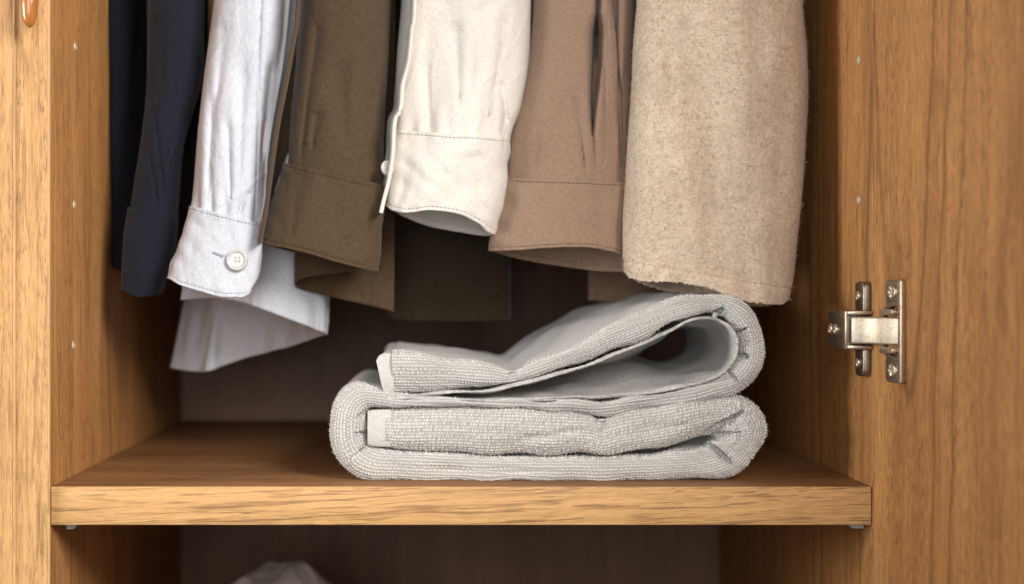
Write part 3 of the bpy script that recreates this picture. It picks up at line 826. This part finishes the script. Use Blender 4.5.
# the cuff is lofted separately from its slanted seam to its rounded hem
def band(name, top, near, far, yf, th, mat, parent, nv=150, nth=300, grow=0.0009, creases=(), seed=1, wr=0.0005, thick=0.0022, rowx=None, p=0.9, yslope=0.0, wfun=None):
    """top: (xl,yl,xr,yr) seam; near/far rims; rowx: (t, xl, xr) outline"""
    xl0, yl0, xr0, yr0 = top
    t = np.linspace(0, 1, nv)
    rx = np.array(rowx, float); xl = herm(rx[:, 0], rx[:, 1], t); xr = herm(rx[:, 0], rx[:, 2], t)
    ang = np.linspace(-math.pi / 2, 1.5 * math.pi, nth, endpoint=False); c, s = np.cos(ang), np.sin(ang)
    cc = np.sign(c) * np.abs(c) ** p
    xe = (xl[-1] + xr[-1]) / 2 + (xr[-1] - xl[-1]) / 2 * cc
    nn = np.array(near, float); ff = np.array(far, float)
    rim = np.where(s > 0, herm(nn[:, 0], nn[:, 1], xe), herm(ff[:, 0], ff[:, 1], xe))
    rim = 0.5 * rim + 0.25 * (np.roll(rim, 2) + np.roll(rim, -2))
    tp = (yl0 + yr0) / 2 + (yr0 - yl0) / 2 * cc
    PY = tp[None, :] * (1 - t[:, None]) + rim[None, :] * t[:, None]
    PX = ((xl + xr) / 2)[:, None] + ((xr - xl) / 2)[:, None] * cc[None, :]
    ss = np.sign(s) * np.abs(s) ** 0.8
    yf_ = yf[0] + (yf[1] - yf[0]) * t; th_ = th[0] + (th[1] - th[0]) * t
    Y = (yf_ + th_ / 2)[:, None] - (th_ / 2 + grow)[:, None] * ss[None, :] + yslope * cc[None, :]
    Y = Y + crease_field(PX, PY, creases) * np.clip(s, 0, 1)[None, :] ** 0.4
    k = (Y + CAMD) / F
    G = np.stack([(PX - CX) * k, Y, (CY - PY) * k], -1); N = grid_normals(G, True)
    if N[nv // 2, int(np.argmax(s)), 1] > 0: N = -N
    n1, n2 = SN(seed), SN(seed + 3); u = PX * 0.0006; v = PY * 0.0006
    sd = (s < 0)[None, :] * 3.0
    w = 1.3 * wr * (n1(u * 25 + sd, v * 20) + 0.5 * n2(u * 70, v * 60))
    w = w + 0.5 * wr * np.clip(1 - np.abs(n2(u * 18 + v * 8 + 5, v * 14)) * 2.2, 0, 1) ** 2
    # puckering where the stitching pulls
    w = w + 0.00028 * n1(PX * 0.11, 0 * PX) * (np.exp(-((t[:, None] - 0.03) / 0.05) ** 2) + np.exp(-((t[:, None] - 0.97) / 0.05) ** 2))
    # stitch grooves just below the seam and above the rim
    for tt_ in (0.045, 0.955):
        w = w - 0.00035 * np.exp(-((t[:, None] - tt_) / 0.012) ** 2)
    w = w + 0.00012 * np.sin(PX * 2.2) * (np.exp(-((t[:, None]) / 0.05) ** 2) + np.exp(-((1 - t[:, None]) / 0.05) ** 2))
    if wfun is not None: w = w + wfun(PX, PY, s[None, :], ang[None, :])
    G = G + N * w[..., None]
    return grid_object(name, G, mat, parent, True, thick), G
bc, BG = band('cuff', (190.5,206,262.5,224), bn, bf, (.069, .063), (.034, .026), M['blue'], blue, creases=[(238,262,213,252,1.6,.0006),(200,220,190,260,8,.001),(225,215,232,240,6,.0008)],
     rowx=[(0,190.5,262.5),(0.3,186,261),(0.7,176,258),(0.9,171,255),(1,169.5,251)], seed=28)
for t_ in (0.045, 0.955): stitch_row(BG, t_, M['bthr'], bc)
button(bc, 237, 260, .0622, 0.0068, M['btn'])
cord('buttonhole', [(213,252,.0635),(224,256,.0628)], 0.00045, M['bthr'], bc, 12)
sheet('shirt_tail', [(181,300,0.130,262,0.135),(215,298,0.125,266,0.130),(250,305,0.120,275,0.125),(285,318,0.123,305,0.130),(315,329,0.130,328,0.135),(330,334,0.145,338,0.150),(322,336,0.165,335,0.170),(296,344,0.190,315,0.200),(262,353,0.210,300,0.215),(228,364,0.215,285,0.220),(208,371,0.210,275,0.210),(190,371,0.230,268,0.230),(172,368,0.250,262,0.250)],
      M['blue'], blue, nu=260, seed=33, wr=0.0026, thick=0.0012)

# ---- brown shirt
M['brown'] = fabric('olive_brown_linen', (0.096, 0.061, 0.034), 0.22, 900, 0.6, mottled=0.12, crease=0.4)
M['brthr'] = plain('brown_thread', (0.10, 0.06, 0.03), 0.9, 0.1)
brown = thing('olive_brown_shirt', 'olive brown shirt with a wide turned-back cuff, left of the ivory shirt', 'shirt', gloc(340, 0.1))
ro = [(-190,310,392,.075,.06),(0,302,390,.075,.06),(60,297,387,.075,.055),(110,292,384,.073,.05),(165,288,383,.071,.045)]
sleeve('sleeve', ro, [(288,178),(383,195)], [(288,178),(383,195)], M['brown'], brown, 176, 0, 1.0, seed=41, wr=0.0009,
       creases=[(322,10,300,160,5,.0028),(375,90,368,170,2,.0012),(318,110,312,150,5,.002),(340,60,345,140,9,.0015)])
rcf, RG = band('cuff', (285,163,385.5,186), [(263,244),(285,248),(310,254),(340,263),(372,271)], [(263,244),(285,250),(320,256),(350,262),(372,271)], (.068,.066), (.045,.03), M['brown'], brown,
     rowx=[(0,285,385.5),(0.12,283,384.5),(0.5,273,381),(1,262.5,376)], seed=44, grow=0.0016, thick=0.0018, creases=[(300,170,292,240,8,.0012),(330,200,345,250,10,.001)])
for t_ in (0.045, 0.955): stitch_row(RG, t_, M['brthr'], rcf, lift=0.0011)
# side of the open sleeve vent
def flap(name, edge, mat, parent, depth, dxp, y0, n=160, thick=0.001, m=30):
    e = cat([(a, b) for a, b in edge], n); nz = SN(77)
    t = np.linspace(0, 1, m)[None, :]
    PX = e[:, :1] + dxp * t ** 1.3; Y = y0 + depth * t + 0.0012 * nz(e[:, 1:2] * 0.012, t * 0.4); PY = e[:, 1:2] + 0 * t
    k = (Y + CAMD) / F
    G = np.stack([(PX - CX) * k, Y, (CY - PY) * k], -1)
    return grid_object(name, G, mat, parent, False, thick)
fe = [(308,PT),(298,0),(293,40),(285,85),(278,120),(272,160),(266,205),(259,243)]
flap('vent_placket', fe, M['brown'], brown, 0.016, 1.5, 0.058, thick=0.002)
flap('vent_gap_backing', fe, M['brown'], brown, 0.02, 30, 0.112, thick=0.001)  # added sheet behind the vent so its gap stays dark
cord('placket_edge', [(a, b, .0575) for a, b in fe], 0.0012, M['brown'], brown, 120)
sheet('shirt_tail', [(380,264,.102,388,.11),(345,272,.101,350,.108),(312,276,.101,318,.106),(297,281,.106,302,.112),(296,287,.116,300,.122),(310,292,.126,310,.132),(345,300,.132,350,.14),(380,308,.132,384,.14),(394,312,.134,396,.14)], M['brown'], brown,
      nu=200, seed=53, wr=0.0005, thick=0.0013)

# ---- dark hems behind
M['dark'] = fabric('black_brown_cloth', (0.042, 0.030, 0.017), 0.25, 800, 0.4, mottled=0.1)
dk = thing('dark_brown_shirt', 'blackish brown shirt hem hanging behind and below the ivory cuff', 'shirt', gloc(450, 0.2))
sheet('shirt_tail', [(385,312,.19,395,.19),(395,319,.185,400,.185),(440,321,.18,440,.18),(490,321,.185,490,.185),(508,319,.19,510,.19),(513,318,.23,515,.23)], M['dark'], dk, seed=61)

# ---- ivory shirt
M['ivory'] = fabric('ivory_cotton', (0.80, 0.76, 0.70), 0.09, 900, 0.7, mottled=0.08, crease=0.45, cs=30)
ivory = thing('ivory_shirt', 'ivory cream shirt with a rolled placket edge, in the middle of the row', 'shirt', gloc(465, 0.1))
io_ = [(-190,408,534,.078,.06),(0,402,530,.078,.06),(50,398,528,.078,.055),(90,396,521,.076,.05),(110,396,513,.074,.048),(133,398,508,.072,.045)]
def iw(PX, PY, s, ang):
    d = np.clip((134 - PY) / 110, 0, 1)
    return 0.0009 * np.exp(-(d / 0.28) ** 2) * np.sin(PX * 0.33 + 1.0) * (s > 0)
sleeve('sleeve', io_, [(396,144),(440,143),(508,150)], [(396,144),(440,143),(508,150)], M['ivory'], ivory, 134, 0, 1, wfun=iw, seed=71, wr=0.0010,
       creases=[(505,10,488,120,4,.0035),(455,20,460,110,7,.0025),(425,60,428,130,4,.0018),(500,80,508,125,4,.0025),(478,0,470,90,9,.002)])
icf, IG = band('cuff', (394,130,507,138), [(386,205),(395,211),(405,213),(430,210),(455,213),(478,223),(490,232),(497,235)], [(386,205),(395,212),(405,217),(430,226),(460,232),(485,235.5),(497,235)], (.070,.066), (.046,.05), M['ivory'], ivory,
     rowx=[(0,394,508),(0.3,390,506),(0.7,388,501),(1,386,497)], seed=77, creases=[(420,140,450,180,9,.0022),(470,150,480,200,8,.0016),(410,160,400,205,6,.001)], wr=0.0008)
M['ithr'] = plain('ivory_thread', (0.50, 0.45, 0.38), 0.8, 0.1)
for t_ in (0.045, 0.955): stitch_row(IG, t_, M['ithr'], icf)
ie = [(420,PT,.066),(415,0,.066),(412,30,.066),(409,60,.064),(403,85,.062),(401,108,.061),(395,122,.060),(393,155,.060),(389,180,.060),(384,200,.059),(381,213,.058)]
flap('placket', [(a, b) for a, b, c in ie], M['ivory'], ivory, 0.045, -7, 0.062, thick=0.0012)
cord('placket_edge', ie, 0.0013, M['ivory'], ivory, 140)
button(icf, 387.0, 168, .067, 0.0048, M['btn'], yaw=0.7)

# ---- taupe shirt
M['taupe'] = fabric('taupe_cotton', (0.325, 0.216, 0.152), 0.16, 1000, 0.4, mottled=0.10, crease=0.4)
taupe = thing('taupe_shirt', 'pinkish brown shirt with a pleated sleeve, between the ivory shirt and the woolly sleeve', 'shirt', gloc(580, 0.1))
to = [(-190,538,642,.085,.06),(0,533,634,.085,.06),(50,529,634,.085,.055),(90,521,633,.083,.05),(110,514,632,.082,.05),(150,508,632,.080,.045),(180,505,632,.078,.042)]
sleeve('sleeve', to, [(505,190),(560,189),(632,192)], [(505,190),(560,189),(632,192)], M['taupe'], taupe, 179, 0, 1, seed=81, wr=0.0007,
       creases=[(598,-30,596,60,2.6,.016),(597,20,592,135,4.2,.022),(593,120,594,172,1.4,.003),(613,-30,619,90,2.6,.010),(619,80,622,168,2.0,.006),(604,60,603,165,1.6,.002),(575,90,585,175,3,.0015),(540,120,535,170,6,.0014),(607,-20,612,90,2.0,-0.002)])
tcf, TCG = band('cuff', (504,178,632,183), [(491,251),(515,250),(545,248),(580,247),(610,251),(630,258)], [(491,251),(520,259),(560,266),(600,271),(630,272)], (.076,.070), (.045,.055), M['taupe'], taupe,
     rowx=[(0,504,632),(0.4,500,631),(0.8,493,630),(1,490.5,629)], seed=86, wr=0.0005, creases=[(600,185,600,245,10,.0015)])
M['tthr'] = plain('taupe_thread', (0.20, 0.125, 0.085), 0.8, 0.1)
for t_ in (0.045, 0.955): stitch_row(TCG, t_, M['tthr'], tcf)
sheet('shirt_tail', [(588,300,.20,596,.2),(610,302,.19,615,.19),(640,304,.185,640,.185),(668,305,.19,665,.19),(672,300,.22,670,.22)], M['taupe'], taupe, seed=88, thick=0.0014)

# ---- woolly sleeve
def wool_material():
    k = NT('beige_wool'); v = k.coord('Object')
    def nz(sc, off, d=3, dist=1.2): return k.noise(k.coord('Object', scale=(sc, sc, sc * .8), loc=(off, off, off)), 1, d, 0.65, dist)
    c = k.mix(k.ramp(nz(330, 1), [(0.36, 0.0), (0.64, 1.0)]), (0.60, 0.47, 0.35), (0.76, 0.62, 0.49))
    c = k.mix(k.math('MULTIPLY', k.ramp(nz(170, 5, 4, 2.5), [(0.56, 0.0), (0.66, 1.0)]), 0.55), c, (0.38, 0.235, 0.15))
    c = k.mix(k.math('MULTIPLY', k.ramp(nz(260, 9, 4, 2.0), [(0.57, 0.0), (0.66, 1.0)]), 0.5), c, (0.66, 0.57, 0.46))
    c = k.mix(k.math('MULTIPLY', k.ramp(nz(28, 3), [(0.4, 0.0), (0.65, 1.0)]), 0.25), c, (0.34, 0.26, 0.19))
    k.l(c, k.b.inputs['Base Color'])
    n1 = k.bump(nz(120, 2), 0.35, 0.0016); k.l(k.bump(nz(520, 4), 0.5, 0.0006, n1), k.b.inputs['Normal'])
    k.b.inputs['Roughness'].default_value = 1; k.b.inputs['Specular IOR Level'].default_value = 0.05
    k.b.inputs['Sheen Weight'].default_value = 0.25
    return k.m
M['wool'] = wool_material()
wool = thing('wool_coat', 'oatmeal beige woolly coat sleeve, rightmost and thickest in the row', 'coat', gloc(715, 0.09))
wo = [(-190,648,796,.055,.07),(0,640,800,.055,.07),(50,636,805,.055,.068),(90,634,806,.055,.066),(140,631,803,.053,.064),(200,628,798,.050,.06),(240,626,793,.048,.058),(280,626,789,.046,.056),(292,627,786,.046,.054)]
wn = [(626,270),(632,278),(645,281),(670,282),(700,286),(730,296),(755,303),(778,304),(787,299)]
wf = [(626,270),(640,282),(670,291),(700,298),(735,305),(765,306),(787,299)]
wobj, WG = sleeve('sleeve', wo, wn, wf, M['wool'], wool, 292, 0, 1, seed=91, wr=0.0012, thick=0.0035, nth=520, nv=900, fine=0.00018, ridge=0.0,
       creases=[(700,20,712,230,22,.003),(784,60,778,200,9,.0016),(668,20,672,110,14,.002)], p=0.8, wfun=lambda PX, PY, s, ang: -0.0009 * np.exp(-((PY - (262 + (PX - 630) * 0.17)) / 2.2) ** 2))
# stray fibres on the wool
def fibres(name, G, n, mat, parent, lmin, lmax, r, seed, closed=True, off=0.0015, rows=None):
    rs = np.random.RandomState(seed); N = grid_normals(G, closed)
    nr, nc = G.shape[:2]; V = []; Fc = []
    jm = None
    cen = G.mean(1, keepdims=True); outw = np.sign(((G - cen) * N).sum(2)); N = N * outw[..., None]
    for _ in range(n):
        i = rs.randint(1, nr - 1) if rows is None else rs.randint(*rows); j = rs.randint(0, nc)
        p0 = G[i, j] + N[i, j] * off; d = N[i, j] * rs.uniform(.2, 1) + rs.normal(0, .7, 3); d /= np.linalg.norm(d)
        l = rs.uniform(lmin, lmax); c = rs.normal(0, .5, 3)
        p1 = p0 + d * l * .5; p2 = p0 + d * l + c * l * .35
        s = np.cross(d, (0.0, 1.0, 0.1)); s /= np.linalg.norm(s) + 1e-9; s *= r
        b = len(V); V += [p0 - s, p0 + s, p1 - s * .8, p1 + s * .8, p2 - s * .3, p2 + s * .3]
        Fc += [(b, b+1, b+3, b+2), (b+2, b+3, b+5, b+4)]
    return link(name, mesh_from(name, V, Fc), mat, parent)
M['tfib0'] = plain('towel_fibre', (0.70, 0.68, 0.64), 0.9, 0.1)
M['fib'] = plain('wool_fibre', (0.48, 0.38, 0.29), 0.9, 0.1)
fibres('terry_fluff', TG[:, 108:196], 14000, M['tfib0'], towel, 0.0006, 0.0016, 0.00008, 8, closed=False, off=0.0002)
fibres('wool_fuzz', WG, 16000, M['fib'], wool, 0.001, 0.0032, 0.00009, 5)

# ---- bundle on the bottom of the wardrobe
M['rag'] = fabric('grey_beige_cloth', (0.40, 0.34, 0.30), 0.15, 700, 0.5, mottled=0.2)
zb0 = ZB + 0.02
def bundle():
    y0 = 0.17; c = P(284, 575, y0); nA, nH = 200, 110
    ang = np.linspace(0, 2 * math.pi, nA, endpoint=False)[None, :]; t = np.linspace(0, 1, nH)[:, None]
    top = c[2]; H = top - zb0
    rad = 0.068 * (1 - t ** 2.6) ** 0.5 + 0.0004
    n1, n2 = SN(101), SN(105)
    rad = rad * (1 + 0.10 * n1(np.cos(ang) * .8, np.sin(ang) * .8 + t) + 0.05 * n2(np.cos(ang) * 2.4, np.sin(ang) * 2.4 + t * 3))
    X = c[0] + rad * np.cos(ang) * 1.0; Y = y0 + rad * np.sin(ang) * 0.9 + 0.03
    Z = zb0 + 0.0005 + H * t * (1 + 0.0 * ang) + 0.004 * n2(X * 20, Y * 20) * t + 0.003 * np.abs(n1(X * 45, Y * 30)) * t
    G = np.stack([X, Y, Z], -1)
    o = grid_object('cloth_bundle', G[:, ::-1], M['rag'], None, True, 0)
    tag(o, 'crumpled greyish beige cloth bundle lying under the shelf', 'cloth')
bundle()

# ================================================================ LIGHT, WORLD, CAMERA
w = bpy.data.worlds.new('World'); scene.world = w; w.use_nodes = True
bg = w.node_tree.nodes['Background']; bg.inputs[0].default_value = (0.85, 0.92, 1.0, 1); bg.inputs[1].default_value = 0.11
def area(name, loc, target, size, power, col, sy=None):
    l = bpy.data.lights.new(name, 'AREA'); l.energy = power; l.size = size; l.color = col
    if sy: l.shape = 'RECTANGLE'; l.size_y = sy
    o = bpy.data.objects.new(name, l); COL.objects.link(o); o.location = loc
    o.rotation_euler = (Vector(target) - Vector(loc)).to_track_quat('-Z', 'Y').to_euler(); return o
area('window_light', (0.85, -1.25, 0.70), (-0.05, 0.03, -0.03), 0.6, 33, (1.0, 0.972, 0.93))
area('soft_light', (-1.15, -0.30, 0.12), (0.28, -0.10, -0.03), 0.36, 10, (1.0, 0.98, 0.95))
area('front_fill', (-0.15, -1.8, 0.30), (0.0, 0.1, 0.0), 0.9, 14, (1.0, 0.985, 0.965))  # added frontal fill with no visible source, lifts the interior

cam = bpy.data.cameras.new('Camera'); co_ = bpy.data.objects.new('Camera', cam); COL.objects.link(co_)
co_.location = (0, -CAMD, 0); co_.rotation_euler = (math.radians(90), 0, 0)
cam.sensor_width = 36; cam.lens = F / 1024 * 36
cam.shift_x = (512 - CX) / 1024; cam.shift_y = (CY - 292) / 1024
cam.clip_start = 0.02; cam.clip_end = 50
cam.dof.use_dof = True; cam.dof.focus_distance = CAMD + 0.026; cam.dof.aperture_fstop = 4.0
scene.camera = co_
scene.view_settings.view_transform = 'Standard'; scene.view_settings.look = 'None'; scene.view_settings.exposure = 0.12; scene.view_settings.gamma = 1
scene.render.engine = 'CYCLES'
scene.cycles.use_denoising = True
